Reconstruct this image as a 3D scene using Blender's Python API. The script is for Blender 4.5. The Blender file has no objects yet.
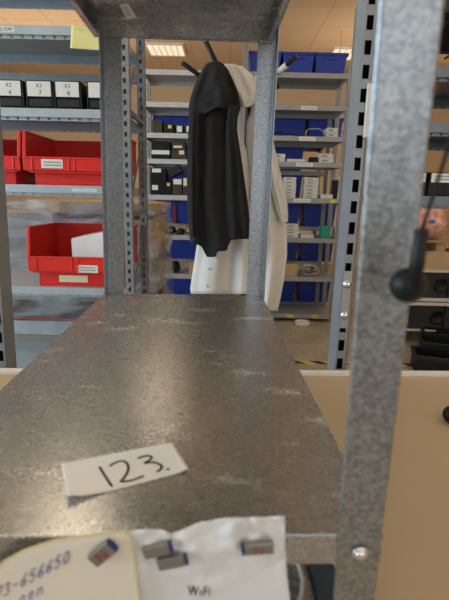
import bpy, bmesh, math, random
from mathutils import Matrix, Vector, noise
rnd = random.Random(7)
S = bpy.context.scene
COL = S.collection
PI = math.pi

# ------------------------------------------------------------------ camera geometry (f = 450 px at 449x600)
PITCH, ROLL, FPX, CAMZ = math.radians(13.1), math.radians(1.3), 450.0, 1.4
_F = Vector((0, math.cos(PITCH), -math.sin(PITCH)))
_R0 = Vector((1, 0, 0)); _U0 = Vector((0, math.sin(PITCH), math.cos(PITCH)))
_R = _R0 * math.cos(ROLL) + _U0 * math.sin(ROLL)
_U = _U0 * math.cos(ROLL) - _R0 * math.sin(ROLL)
EYE = Vector((0, 0, CAMZ))
def ray(x, y): return _F + _R * ((x - 224.5) / FPX) + _U * ((300 - y) / FPX)
def atY(x, y, Y):
    d = ray(x, y); return EYE + d * (Y / d.y)
def atZ(x, y, Z):
    d = ray(x, y); return EYE + d * ((Z - CAMZ) / d.z)
def pZ(y, Y, x=224): return atY(x, y, Y).z
def pX(x, Y, y=195): return atY(x, y, Y).x

cam = bpy.data.cameras.new('camera'); co = bpy.data.objects.new('camera', cam); COL.objects.link(co)
m = Matrix((( _R.x, _U.x, -_F.x), (_R.y, _U.y, -_F.y), (_R.z, _U.z, -_F.z))).to_4x4()
m.translation = EYE; co.matrix_world = m
cam.sensor_fit = 'VERTICAL'; cam.sensor_height = 36; cam.sensor_width = 36; cam.lens = 27
cam.clip_start = .02; cam.clip_end = 60
cam.dof.use_dof = True; cam.dof.focus_distance = 1.7; cam.dof.aperture_fstop = 8.5
S.camera = co

# ------------------------------------------------------------------ materials
def mat(name, col, rough=.5, metal=0, spec=.5, noise_amt=0, scale=20, col2=None, bump=0, emit=None, estr=0, sheen=0):
    M = bpy.data.materials.new(name); M.use_nodes = True
    nt = M.node_tree; b = nt.nodes['Principled BSDF']
    b.inputs['Base Color'].default_value = (*col, 1); b.inputs['Roughness'].default_value = rough
    b.inputs['Metallic'].default_value = metal; b.inputs['Specular IOR Level'].default_value = spec
    if sheen: b.inputs['Sheen Weight'].default_value = sheen
    if emit: b.inputs['Emission Color'].default_value = (*emit, 1); b.inputs['Emission Strength'].default_value = estr
    if col2 is not None or noise_amt or bump:
        tc = nt.nodes.new('ShaderNodeTexCoord'); n = nt.nodes.new('ShaderNodeTexNoise')
        n.inputs['Scale'].default_value = scale; n.inputs['Detail'].default_value = 5
        nt.links.new(tc.outputs['Object'], n.inputs['Vector'])
        if col2 is None: col2 = tuple(c * (1 - noise_amt) for c in col)
        r = nt.nodes.new('ShaderNodeValToRGB')
        r.color_ramp.elements[0].position = .35; r.color_ramp.elements[1].position = .68
        r.color_ramp.elements[0].color = (*col2, 1); r.color_ramp.elements[1].color = (*col, 1)
        nt.links.new(n.outputs['Fac'], r.inputs['Fac']); nt.links.new(r.outputs['Color'], b.inputs['Base Color'])
        if bump:
            bp = nt.nodes.new('ShaderNodeBump'); bp.inputs['Strength'].default_value = bump; bp.inputs['Distance'].default_value = .01
            nt.links.new(n.outputs['Fac'], bp.inputs['Height']); nt.links.new(bp.outputs['Normal'], b.inputs['Normal'])
    return M

def galvanized(name, c1, c2, cell=160, rough=(.30, .5), smudge=.0, metal=.85):
    M = bpy.data.materials.new(name); M.use_nodes = True
    nt = M.node_tree; b = nt.nodes['Principled BSDF']; N = nt.nodes.new; L = nt.links.new
    tc = N('ShaderNodeTexCoord')
    v = N('ShaderNodeTexVoronoi'); v.inputs['Scale'].default_value = cell; L(tc.outputs['Object'], v.inputs['Vector'])
    n = N('ShaderNodeTexNoise'); n.inputs['Scale'].default_value = cell * .55; n.inputs['Detail'].default_value = 6; n.inputs['Roughness'].default_value = .75
    L(tc.outputs['Object'], n.inputs['Vector'])
    sep = N('ShaderNodeSeparateColor'); L(v.outputs['Color'], sep.inputs[0])
    mx = N('ShaderNodeMath'); mx.operation = 'MULTIPLY_ADD'; mx.inputs[1].default_value = .45
    L(sep.outputs[0], mx.inputs[0])
    m2 = N('ShaderNodeMath'); m2.operation = 'MULTIPLY'; m2.inputs[1].default_value = .6; L(n.outputs['Fac'], m2.inputs[0]); L(m2.outputs[0], mx.inputs[2])
    r = N('ShaderNodeValToRGB'); r.color_ramp.elements[0].position = .28; r.color_ramp.elements[1].position = .78
    r.color_ramp.elements[0].color = (*c1, 1); r.color_ramp.elements[1].color = (*c2, 1); L(mx.outputs[0], r.inputs['Fac'])
    out = r.outputs['Color']
    mr = N('ShaderNodeMapRange'); mr.inputs['To Min'].default_value = rough[0]; mr.inputs['To Max'].default_value = rough[1]
    L(mx.outputs[0], mr.inputs['Value']); L(mr.outputs[0], b.inputs['Roughness'])
    if smudge:
        # pale scuffs: stretched thresholded noise with a shape of their own
        mp = N('ShaderNodeMapping'); mp.inputs['Scale'].default_value = (9, 22, 9); mp.inputs['Rotation'].default_value = (0, 0, .25); L(tc.outputs['Object'], mp.inputs['Vector'])
        n2 = N('ShaderNodeTexNoise'); n2.inputs['Scale'].default_value = 1.0; n2.inputs['Detail'].default_value = 7; n2.inputs['Roughness'].default_value = .7; L(mp.outputs[0], n2.inputs['Vector'])
        r2 = N('ShaderNodeValToRGB'); r2.color_ramp.elements[0].position = .57; r2.color_ramp.elements[1].position = .63
        L(n2.outputs['Fac'], r2.inputs['Fac'])
        mi = N('ShaderNodeMix'); mi.data_type = 'RGBA'; mi.inputs[7].default_value = (.75, .74, .72, 1)
        ms = N('ShaderNodeMath'); ms.operation = 'MULTIPLY'; ms.inputs[1].default_value = smudge; L(r2.outputs['Color'], ms.inputs[0])
        L(ms.outputs[0], mi.inputs[0]); L(out, mi.inputs[6]); out = mi.outputs[2]
        im = N('ShaderNodeMath'); im.operation = 'MULTIPLY_ADD'; im.inputs[1].default_value = -.6; im.inputs[2].default_value = metal; L(ms.outputs[0], im.inputs[0]); L(im.outputs[0], b.inputs['Metallic'])
    else: b.inputs['Metallic'].default_value = metal
    L(out, b.inputs['Base Color'])
    bp = N('ShaderNodeBump'); bp.inputs['Strength'].default_value = .06; bp.inputs['Distance'].default_value = .002
    L(mx.outputs[0], bp.inputs['Height']); L(bp.outputs['Normal'], b.inputs['Normal'])
    return M

ZINC = galvanized('zinc', (.40, .395, .385), (.52, .515, .50), 420, (.20, .32), .5)
ZINCP = galvanized('zinc_post', (.22, .235, .245), (.45, .465, .475), 420, (.32, .46))
RACK = mat('rack_steel', (.19, .215, .24), .38, .55, noise_amt=.12, scale=9)
RACKL = mat('rack_lip', (.50, .58, .64), .4, .3, noise_amt=.1, scale=7)
RACKB = mat('rack_steel_aged', (.42, .42, .41), .42, .45, noise_amt=.2, scale=9)
RACKBL = mat('rack_lip_aged', (.40, .40, .385), .45, .35, noise_amt=.12, scale=9)
RACKWL = mat('rack_lip_white', (.60, .60, .585), .45, .2, noise_amt=.12, scale=9)
UPR = mat('upright_steel', (.29, .31, .33), .42, .3, noise_amt=.1, scale=12)
RED = mat('red_plastic', (.84, .028, .018), .38, noise_amt=.15, scale=5)
BLUE = mat('blue_plastic', (.018, .05, .40), .45, noise_amt=.2, scale=5)
BLACK = mat('black_plastic', (.008, .008, .009), .42, spec=.3)
DKGREY = mat('dark_grey_plastic', (.02, .021, .024), .5, spec=.35)
PAPER = mat('white_paper', (.82, .82, .82), .7, noise_amt=.04, scale=15)
LABEL = mat('label_paper', (.80, .80, .77), .6)
CREAMLAB = mat('cream_label', (.78, .70, .48), .6)
CREAM = mat('cream_paper', (.84, .77, .64), .7, noise_amt=.06, scale=8)
NOTEY = mat('yellow_edge', (.76, .66, .34), .7)
STICKY = mat('yellow_note', (.84, .79, .32), .7)
YEL = mat('yellow_label', (.85, .62, .03), .55)
INK = mat('ink', (.012, .010, .02), .5)
INKB = mat('blue_ink', (.27, .26, .40), .6)
GREYINK = mat('grey_print', (.25, .25, .25), .7)
REDINK = mat('red_mark', (.33, .04, .035), .6)
CARD = mat('cardboard', (.42, .26, .13), .8, noise_amt=.2, scale=6)
CARDL = mat('cardboard_light', (.58, .40, .22), .8, noise_amt=.15, scale=6)
WBOX = mat('white_carton', (.74, .71, .63), .7, noise_amt=.08, scale=10)
WOOD = mat('pallet_wood', (.50, .34, .18), .8, noise_amt=.35, scale=18)
FABK = mat('black_cloth', (.013, .0125, .0125), .8, spec=.3, noise_amt=.3, scale=40, sheen=.06)
FABD = mat('navy_cuff', (.012, .017, .035), .8)
FABW = mat('white_cloth', (.74, .71, .66), .85, noise_amt=.05, scale=14, sheen=.1)
BTN = mat('button', (.55, .56, .58), .4)
STEEL = mat('bolt_steel', (.78, .78, .78), .22, .95)
CHROME = mat('magnet_metal', (.30, .29, .27), .35, .7)
BLUEP = mat('blue_cap', (.01, .03, .20), .35)
BENCH = mat('bench_laminate', (.55, .43, .29), .5, noise_amt=.06, scale=3)
TRIMW = mat('bench_trim', (.80, .76, .70), .45)
SLATE = mat('dark_blue_strip', (.02, .045, .075), .45)
CABLE = mat('pale_cable', (.62, .58, .52), .5)
PINK = mat('pink_film', (.75, .25, .22), .35, col2=(.85, .55, .45), scale=18, bump=.5)
TEAL = mat('teal_plastic', (.01, .32, .24), .4)
DKW = mat('dark_panel', (.02, .021, .023), .6)
LIPW = mat('pale_edge', (.72, .68, .60), .45)
WALL = mat('wall_paint', (.82, .60, .37), .85, noise_amt=.06, scale=2)
LAMP = mat('lamp_diffuser', (.9, .85, .75), .5, emit=(1, .86, .64), estr=10)
LAMPD = mat('lamp_diffuser_dim', (.6, .55, .45), .5, emit=(1, .80, .56), estr=.8)

def film_mat():
    M = bpy.data.materials.new('stretch_film'); M.use_nodes = True
    nt = M.node_tree; N = nt.nodes.new; L = nt.links.new
    b = nt.nodes['Principled BSDF']; o = nt.nodes['Material Output']
    b.inputs['Base Color'].default_value = (.68, .74, .80, 1); b.inputs['Roughness'].default_value = .18
    t = N('ShaderNodeBsdfTransparent'); mx = N('ShaderNodeMixShader')
    tc = N('ShaderNodeTexCoord'); mp = N('ShaderNodeMapping'); mp.inputs['Scale'].default_value = (2.2, 2.2, 9); mp.inputs['Rotation'].default_value = (.25, .45, 0); L(tc.outputs['Object'], mp.inputs['Vector'])
    n = N('ShaderNodeTexNoise'); n.inputs['Scale'].default_value = 1; n.inputs['Detail'].default_value = 6; n.inputs['Distortion'].default_value = .7; L(mp.outputs[0], n.inputs['Vector'])
    mr = N('ShaderNodeMapRange'); mr.inputs['From Min'].default_value = .40; mr.inputs['From Max'].default_value = .66
    mr.inputs['To Min'].default_value = .06; mr.inputs['To Max'].default_value = .62; L(n.outputs['Fac'], mr.inputs['Value'])
    L(mr.outputs[0], mx.inputs['Fac']); L(t.outputs[0], mx.inputs[1]); L(b.outputs[0], mx.inputs[2]); L(mx.outputs[0], o.inputs['Surface'])
    bp = N('ShaderNodeBump'); bp.inputs['Strength'].default_value = .6; bp.inputs['Distance'].default_value = .02; L(n.outputs['Fac'], bp.inputs['Height']); L(bp.outputs['Normal'], b.inputs['Normal'])
    return M
FILM = film_mat()

def floor_mat():
    M = mat('concrete_floor', (.56, .49, .40), .5, noise_amt=.3, scale=3)
    nt = M.node_tree; b = nt.nodes['Principled BSDF']; N = nt.nodes.new; L = nt.links.new
    prev = b.inputs['Base Color'].links[0].from_socket
    tc = N('ShaderNodeTexCoord'); v = N('ShaderNodeTexNoise'); v.inputs['Scale'].default_value = 35; v.inputs['Detail'].default_value = 4; L(tc.outputs['Object'], v.inputs['Vector'])
    r = N('ShaderNodeValToRGB'); r.color_ramp.elements[0].position = .35; r.color_ramp.elements[1].position = .65
    r.color_ramp.elements[0].color = (.55, .55, .55, 1); r.color_ramp.elements[1].color = (1, 1, 1, 1); L(v.outputs['Fac'], r.inputs['Fac'])
    mi = N('ShaderNodeMix'); mi.data_type = 'RGBA'; mi.blend_type = 'MULTIPLY'; mi.inputs[0].default_value = .8
    L(prev, mi.inputs[6]); L(r.outputs['Color'], mi.inputs[7]); L(mi.outputs[2], b.inputs['Base Color'])
    return M
FLOORM = floor_mat()

def ceil_mat():
    M = mat('ceiling_tile', (.64, .45, .27), .85)
    nt = M.node_tree; b = nt.nodes['Principled BSDF']; N = nt.nodes.new; L = nt.links.new
    tc = N('ShaderNodeTexCoord'); br = N('ShaderNodeTexBrick'); br.offset = 0
    br.inputs['Scale'].default_value = 1; br.inputs['Brick Width'].default_value = .6; br.inputs['Row Height'].default_value = .6
    br.inputs['Mortar Size'].default_value = .008; br.inputs['Color1'].default_value = (.84, .60, .38, 1); br.inputs['Color2'].default_value = (.81, .575, .36, 1); br.inputs['Mortar'].default_value = (.62, .43, .26, 1)
    L(tc.outputs['Object'], br.inputs['Vector']); L(br.outputs['Color'], b.inputs['Base Color'])
    return M
CEILM = ceil_mat()

def hazard_mat():
    M = bpy.data.materials.new('hazard_tape'); M.use_nodes = True
    nt = M.node_tree; b = nt.nodes['Principled BSDF']; N = nt.nodes.new; L = nt.links.new
    tc = N('ShaderNodeTexCoord'); w = N('ShaderNodeTexWave'); w.bands_direction = 'DIAGONAL'; w.inputs['Scale'].default_value = 3.2; L(tc.outputs['Object'], w.inputs['Vector'])
    r = N('ShaderNodeValToRGB'); r.color_ramp.interpolation = 'CONSTANT'; r.color_ramp.elements[0].color = (.75, .5, .02, 1); r.color_ramp.elements[1].position = .5; r.color_ramp.elements[1].color = (.02, .02, .02, 1)
    L(w.outputs['Fac'], r.inputs['Fac']); L(r.outputs['Color'], b.inputs['Base Color']); b.inputs['Roughness'].default_value = .5
    return M
HAZ = hazard_mat()

# ------------------------------------------------------------------ object helpers
def tag(o, label=None, cat=None, group=None, kind=None):
    if label: o['label'] = label
    if cat: o['category'] = cat
    if group: o['group'] = group
    if kind: o['kind'] = kind
    return o
def thing(name, loc, label, cat, rotz=0, group=None):
    o = bpy.data.objects.new(name, None); o.empty_display_size = .1; COL.objects.link(o)
    o.location = loc; o.rotation_euler = (0, 0, rotz)
    o['wm'] = 0; del o['wm']
    return tag(o, label, cat, group)
def mw(o):
    M = Matrix.Identity(4)
    while o is not None:
        M = Matrix.LocRotScale(o.location, o.rotation_euler, None) @ M; o = o.parent
    return M
class MB:
    def __init__(s): s.v = []; s.f = []; s.sm = []
    def add(s, vs, fs, smooth=False):
        n = len(s.v); s.v += [Vector(q) for q in vs]
        for f in fs: s.f.append([i + n for i in f]); s.sm.append(smooth)
        return s
    def box(s, x0, x1, y0, y1, z0, z1):
        return s.add([(x0,y0,z0),(x1,y0,z0),(x1,y1,z0),(x0,y1,z0),(x0,y0,z1),(x1,y0,z1),(x1,y1,z1),(x0,y1,z1)],
              [(3,2,1,0),(4,5,6,7),(0,1,5,4),(1,2,6,5),(2,3,7,6),(3,0,4,7)])
    def hexa(s, p):   # 8 points, bottom ring then top ring
        return s.add(p, [(3,2,1,0),(4,5,6,7),(0,1,5,4),(1,2,6,5),(2,3,7,6),(3,0,4,7)])
    def prism(s, poly, axis, a, b):   # poly in the two other axes (in xyz order), extruded on axis
        def P(u, w, t):
            return {'x': (t, u, w), 'y': (u, t, w), 'z': (u, w, t)}[axis]
        n = len(poly); vs = [P(u, w, a) for u, w in poly] + [P(u, w, b) for u, w in poly]
        return s.add(vs, [tuple(range(n))[::-1], tuple(range(n, 2*n))] + [(i, (i+1) % n, n + (i+1) % n, n + i) for i in range(n)])
    def tube(s, pts, r, n=10, cap=True):
        pts = [Vector(q) for q in pts]; rs = r if isinstance(r, (list, tuple)) else [r] * len(pts)
        vs = []; up = None
        for i, q in enumerate(pts):
            t = (pts[min(i+1, len(pts)-1)] - pts[max(i-1, 0)]).normalized()
            if up is None: up = Vector((0, 0, 1)) if abs(t.z) < .9 else Vector((1, 0, 0))
            a = t.cross(up).normalized(); up = a.cross(t).normalized()
            for k in range(n):
                th = 2*PI*k/n; vs.append(q + (a*math.cos(th) + up*math.sin(th)) * rs[i])
        fs = [(i*n+k, i*n+(k+1) % n, (i+1)*n+(k+1) % n, (i+1)*n+k) for i in range(len(pts)-1) for k in range(n)]
        s.add(vs, fs, True)
        if cap:
            b = len(s.v) - len(vs)
            s.f.append([b+k for k in range(n)][::-1]); s.sm.append(False)
            s.f.append([b+(len(pts)-1)*n+k for k in range(n)]); s.sm.append(False)
        return s
    def lathe(s, c, prof, n=24, axis='z'):   # prof: (radius, height)
        c = Vector(c); vs = []
        for r, h in prof:
            for k in range(n):
                th = 2*PI*k/n; u, w = r*math.cos(th), r*math.sin(th)
                vs.append(c + Vector({'z': (u, w, h), 'y': (u, h, -w), 'x': (h, u, w)}[axis]))
        fs = [(i*n+k, i*n+(k+1) % n, (i+1)*n+(k+1) % n, (i+1)*n+k) for i in range(len(prof)-1) for k in range(n)]
        return s.add(vs, fs, True)
    def ball(s, c, r, sx=1, sy=1, sz=1, nu=24, nv=14):
        c = Vector(c); vs = []; fs = []
        for j in range(nv+1):
            ph = PI*j/nv
            for k in range(nu):
                th = 2*PI*k/nu; vs.append(c + Vector((math.sin(ph)*math.cos(th)*r*sx, math.sin(ph)*math.sin(th)*r*sy, -math.cos(ph)*r*sz)))
        for j in range(nv):
            for k in range(nu): fs.append((j*nu+k, j*nu+(k+1) % nu, (j+1)*nu+(k+1) % nu, (j+1)*nu+k))
        return s.add(vs, fs, True)
    def grid(s, fn, nu, nv, smooth=True, closed=False):
        vs = [fn(i/nu, j/nv) for j in range(nv+1) for i in range(nu+1)]
        fs = [(j*(nu+1)+i, j*(nu+1)+i+1, (j+1)*(nu+1)+i+1, (j+1)*(nu+1)+i) for j in range(nv) for i in range(nu)]
        return s.add(vs, fs, smooth)
    def build(s, name, material, parent=None, world=False, bevel=0, solid=0, sub=0, label=None, seg=2):
        vs = s.v
        if world and parent is not None:
            inv = mw(parent).inverted(); vs = [inv @ q for q in vs]
        me = bpy.data.meshes.new(name); me.from_pydata([tuple(q) for q in vs], [], s.f); me.update()
        me.polygons.foreach_set('use_smooth', s.sm)
        bm = bmesh.new(); bm.from_mesh(me); bmesh.ops.remove_doubles(bm, verts=bm.verts, dist=1e-7)
        bm.to_mesh(me); bm.free()
        me.materials.append(material)
        o = bpy.data.objects.new(name, me); COL.objects.link(o)
        if parent is not None: o.parent = parent
        if solid:
            md = o.modifiers.new('thick', 'SOLIDIFY'); md.thickness = solid; md.offset = 0
        if bevel:
            md = o.modifiers.new('edge', 'BEVEL'); md.width = bevel; md.segments = seg; md.limit_method = 'ANGLE'; md.angle_limit = .7
        if sub:
            md = o.modifiers.new('sub', 'SUBSURF'); md.levels = sub; md.render_levels = sub
        if label: o['label'] = label
        return o
    def solo(s, name, material, label, cat, group=None, **k):
        c = Vector((sum(q.x for q in s.v)/len(s.v), sum(q.y for q in s.v)/len(s.v), min(q.z for q in s.v)))
        s.v = [q - c for q in s.v]
        o = s.build(name, material, None, **k); o.location = c
        return tag(o, label, cat, group)
def recalc(o):
    bm = bmesh.new(); bm.from_mesh(o.data); bmesh.ops.recalc_face_normals(bm, faces=bm.faces); bm.to_mesh(o.data); bm.free()
def struct(mb, name, material):
    o = mb.build(name, material); o['kind'] = 'structure'; return o
def copy_tree(o, parent=None):
    c = o.copy(); COL.objects.link(c)
    if parent is not None: c.parent = parent
    for ch in list(o.children): copy_tree(ch, c)
    return c
_fontdg = None
def text(body, name, material, parent, M, width=None, height=None, ext=.0003, label=None):
    """lettering as a mesh; M places text plane (x right, y up, z out) in parent space"""
    cu = bpy.data.curves.new('lettering', 'FONT'); cu.body = body; cu.align_x = 'CENTER'; cu.align_y = 'CENTER'; cu.extrude = ext
    cu.resolution_u = 2
    if body == 'WiFi': cu.space_character = 1.18
    t = bpy.data.objects.new('lettering', cu); COL.objects.link(t)
    bpy.context.view_layer.update()
    me = bpy.data.meshes.new_from_object(t.evaluated_get(bpy.context.evaluated_depsgraph_get()))
    bpy.data.objects.remove(t); bpy.data.curves.remove(cu)
    xs = [q.co.x for q in me.vertices]; ys = [q.co.y for q in me.vertices]
    sx = width / (max(xs) - min(xs)) if width else None
    sy = height / (max(ys) - min(ys)) if height else None
    sx = sx or sy; sy = sy or sx
    cx, cy = (max(xs)+min(xs))/2, (max(ys)+min(ys))/2
    for q in me.vertices: q.co = M @ Vector(((q.co.x-cx)*sx, (q.co.y-cy)*sy, q.co.z))
    me.materials.clear(); me.materials.append(material)
    o = bpy.data.objects.new(name, me); COL.objects.link(o); o.parent = parent
    if label: o['label'] = label
    return o
FRONT = Matrix.Rotation(PI/2, 4, 'X')      # text facing -Y
def front_at(x, y, z): return Matrix.Translation((x, y, z)) @ FRONT
ORD = ['first', 'second', 'third', 'fourth', 'fifth', 'sixth', 'seventh', 'eighth', 'ninth']

# ------------------------------------------------------------------ room
X0, X1, Y0, Y1, HC = -6.0, 5.5, -4.0, 9.6, 3.6
struct(MB().box(X0, X1, Y0, Y1, -.1, 0), 'floor', FLOORM)
struct(MB().box(X0, X1, Y0, Y1, HC, HC+.1), 'ceiling', CEILM)
struct(MB().box(X0-.15, X1+.15, Y1, Y1+.15, -.1, HC+.1), 'wall_back', WALL)
struct(MB().box(X1, X1+.15, Y0, Y1, -.1, HC+.1), 'wall_right', WALL)
WY0, WY1, WZ0, WZ1 = -3.2, 3.2, 1.0, 3.1     # window run in the left wall
wl = MB(); wl.box(X0-.15, X0, Y0, WY0, -.1, HC+.1); wl.box(X0-.15, X0, WY1, Y1, -.1, HC+.1); wl.box(X0-.15, X0, WY0, WY1, -.1, WZ0); wl.box(X0-.15, X0, WY0, WY1, WZ1, HC+.1)
struct(wl, 'wall_left', WALL)
FX0, FX1 = -.45, 4.2                          # window run in the wall behind the camera
wf = MB(); wf.box(X0-.15, FX0, Y0-.15, Y0, -.1, HC+.1); wf.box(FX1, X1+.15, Y0-.15, Y0, -.1, HC+.1); wf.box(FX0, FX1, Y0-.15, Y0, -.1, WZ0); wf.box(FX0, FX1, Y0-.15, Y0, WZ1, HC+.1)
struct(wf, 'wall_front', mat('wall_reflection_dark', (.20, .17, .15), .8, noise_amt=.1, scale=2))  # unseen wall, coloured dark to deepen metal reflections and cut fill
FRM = mat('window_frame', (.75, .75, .74), .5)
w1 = MB()
for k in range(5):
    y = WY0 + (WY1-WY0)*k/4; w1.box(X0-.1, X0-.04, max(WY0, y-.03), min(WY1, y+.03), WZ0, WZ1)
w1.box(X0-.1, X0-.04, WY0, WY1, WZ0, WZ0+.05); w1.box(X0-.1, X0-.04, WY0, WY1, WZ1-.05, WZ1)
struct(w1, 'window_1', FRM)
w2 = MB()
for k in range(5):
    x = FX0 + (FX1-FX0)*k/4; w2.box(max(FX0, x-.03), min(FX1, x+.03), Y0-.1, Y0-.04, WZ0, WZ1)
w2.box(FX0, FX1, Y0-.1, Y0-.04, WZ0, WZ0+.05); w2.box(FX0, FX1, Y0-.1, Y0-.04, WZ1-.05, WZ1)
struct(w2, 'window_2', FRM)

# ceiling troffers
def ceiling_light(x, y, label, lm):
    t = thing('ceiling_light', (x, y, HC), label, 'ceiling light', group='square ceiling lights')
    fr = MB(); a, b = .3, .27
    for q in ((-a, a, -a, -b), (-a, a, b, a), (-a, -b, -b, b), (b, a, -b, b)): fr.box(q[0], q[1], q[2], q[3], -.025, 0)
    fr.build('frame', TRIMW, t)
    MB().box(-b, b, -b, b, -.012, -.002).build('diffuser', lm, t)
    lv = MB()
    for k in range(1, 6): lv.box(-b + 2*b*k/6 - .004, -b + 2*b*k/6 + .004, -b, b, -.024, -.013)
    lv.build('louvre', TRIMW, t)
    return t
lights_at = [(-1.0, 7.72, 'glowing square ceiling panel beyond the coat stand arms'), (1.85, 7.72, 'glowing square ceiling panel above the blue bins beside the tall upright')]
for i, (x, y, l) in enumerate(lights_at): ceiling_light(x, y, l, LAMPD)
for x in (-3.85, -1.0, 1.85, 4.2):
    for y in (-1.9, .5, 2.9, 5.3):
        ceiling_light(x, y, 'square ceiling light panel above the workshop, outside the photo', LAMP)

# ------------------------------------------------------------------ galvanized shelf unit
UA = math.radians(2.0)
unit = thing('galvanized_shelf_unit', (-.0875, .688, .91), 'grey galvanized steel shelf unit standing on the beige bench', 'shelf unit', UA)
UM = mw(unit)
W, L_, ZS, LIP = .1955, .408, 1.157-.91, .026
def board(zt, zlip=LIP, up=False):
    b = MB(); t = .0012
    b.box(-W, W, -L_, L_, zt-t, zt)
    b.box(-W, W, -L_, -L_+t, zt-zlip, zt-t); b.box(-W, W, L_-t, L_, zt-zlip, zt-t)
    b.box(-W, -W+t, -L_+t, L_-t, zt-zlip, zt-t); b.box(W-t, W, -L_+t, L_-t, zt-zlip, zt-t)
    e = .012
    b.box(-W+t, W-t, -L_+t, -L_+e, zt-zlip, zt-zlip+t); b.box(-W+t, W-t, L_-e, L_-t, zt-zlip, zt-zlip+t)
    b.box(-W+t, -W+e, -L_+e, L_-e, zt-zlip, zt-zlip+t); b.box(W-e, W-t, -L_+e, L_-e, zt-zlip, zt-zlip+t)
    return b
board(ZS).build('shelf', ZINC, unit, bevel=.0015)
up = board(.850, .029).build('shelf', ZINC, unit, bevel=.0015)
lo = board(.12).build('shelf', ZINC, unit, bevel=.0015)
MB().box(W-.026, W-.002, -L_+.05, L_-.05, .12, .128).build('side_strip', SLATE, unit, label='dark blue strip along the edge of the bottom shelf')  # narrow dark blue strip on the bottom shelf's edge
# inventory sticker under the top shelf
a, b2, c, d = [UM.inverted() @ atZ(x, y, .91+.850-.0015) for x, y in ((119, 4), (127, 19), (137, 18), (128, 3))]
MB().add([q + Vector((0, 0, -.0003)) for q in (a, b2, c, d)], [(0, 1, 2, 3)]).build('sticker', LABEL, up, label='small white sticker')
bar = MB()
for k in range(4):
    u0 = a.lerp(d, .2+.15*k); u1 = b2.lerp(c, .2+.15*k); dv = (d-a)*.05
    bar.add([q + Vector((0, 0, -.0006)) for q in (u0.lerp(u1, .15), u0.lerp(u1, .8), u0.lerp(u1, .8)+dv, u0.lerp(u1, .15)+dv)], [(0, 1, 2, 3)])
bar.build('print', GREYINK, up)
def post(sx, sy, base, lean, leany=0):
    """angle post; sx, sy = which corner; lean = sideways shift per metre"""
    t, fl, lip_, R = .0020, (.033 if sy < 0 else .042), (.0027 if sy < 0 else .007), (.0024 if sy < 0 else .0034)
    o = MB(); z0, z1 = -ZS, 1.1       # z relative to the shelf board
    xo, yo = sx*(W+.0035), sy*(L_+.0035)
    # centre line of the folded profile: side flange, rounded corner, front flange, rounded fold, short return lip
    path = [(0, fl*.9)]
    for cx, cy, a0 in ((R, R, PI), (fl-R, R, 1.5*PI)):
        for k in range(6):
            th = a0 + (PI/2)*k/5; path.append((cx + R*math.cos(th), cy + R*math.sin(th)))
    path.append((fl, lip_))
    outer, inner = [], []
    for i, p_ in enumerate(path):
        q0, q1 = path[max(i-1, 0)], path[min(i+1, len(path)-1)]
        dx, dy = q1[0]-q0[0], q1[1]-q0[1]; ln = math.hypot(dx, dy)
        nx, ny = dy/ln, -dx/ln
        outer.append(p_); inner.append((p_[0]-nx*t, p_[1]-ny*t))
    n = len(path)
    P2 = [(-sx*u, -sy*w) for u, w in outer + inner[::-1]]
    nz = 2; vs = [(u, w, z) for z in (z0, z1) for u, w in P2]; m_ = len(P2)
    fs = [(i, (i+1) % m_, m_+(i+1) % m_, m_+i) for i in range(m_)]
    if sx*sy < 0: fs = [f[::-1] for f in fs]
    o.add(vs, fs)
    for zz in (0, m_):
        for i in range(n-1):
            f = (zz+i, zz+i+1, zz+m_-2-i, zz+m_-1-i); o.f.append(list(f)); o.sm.append(False)
    for q in o.v: q.x += lean*q.z; q.y += leany*q.z
    ob = o.build('post', ZINCP, unit)
    recalc(ob)
    ob.location = (xo + base, yo, ZS)
    bolts = []
    for dz in (-.013,) + ((.850-ZS-.013,) if sy > 0 else ()):
        bx = -sx*fl*.5 + lean*dz
        h = MB(); s_ = sy
        h.lathe((bx, s_*.0005, dz), [(0, s_*.0042), (.0030, s_*.0040), (.0044, s_*.0026), (.0046, 0)], 20, 'y')
        h.lathe((bx, s_*.001, dz), [(.0062, 0), (.0062, s_*.0008), (.0046, s_*.0012)], 20, 'y')
        h.build('bolt', STEEL, ob, label='shiny steel bolt')
    return ob
post(1, -1, -.0052, -.047, -.1); post(1, 1, -.001, .013); post(-1, 1, .010, .017); post(-1, -1, 0, 0)

# ---- things on / at the near lip
LIPN = UM.to_3x3() @ Vector((0, -1, 0)); LIPP = UM @ Vector((0, -L_, ZS))
LX = UM.to_3x3() @ Vector((1, 0, 0)); LZ = Vector((0, 0, 1))
def onlip(px, py, off):
    d = ray(px, py); p0 = LIPP + LIPN*off
    return EYE + d * ((p0-EYE).dot(LIPN) / d.dot(LIPN))
def interp(tbl, u):
    for (a0, *b0), (a1, *b1) in zip(tbl, tbl[1:]):
        if u <= a1:
            t = (u-a0)/(a1-a0) if a1 > a0 else 0; t = max(0, t); return [p + (q-p)*t for p, q in zip(b0, b1)]
    return list(tbl[-1][1:])
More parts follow.
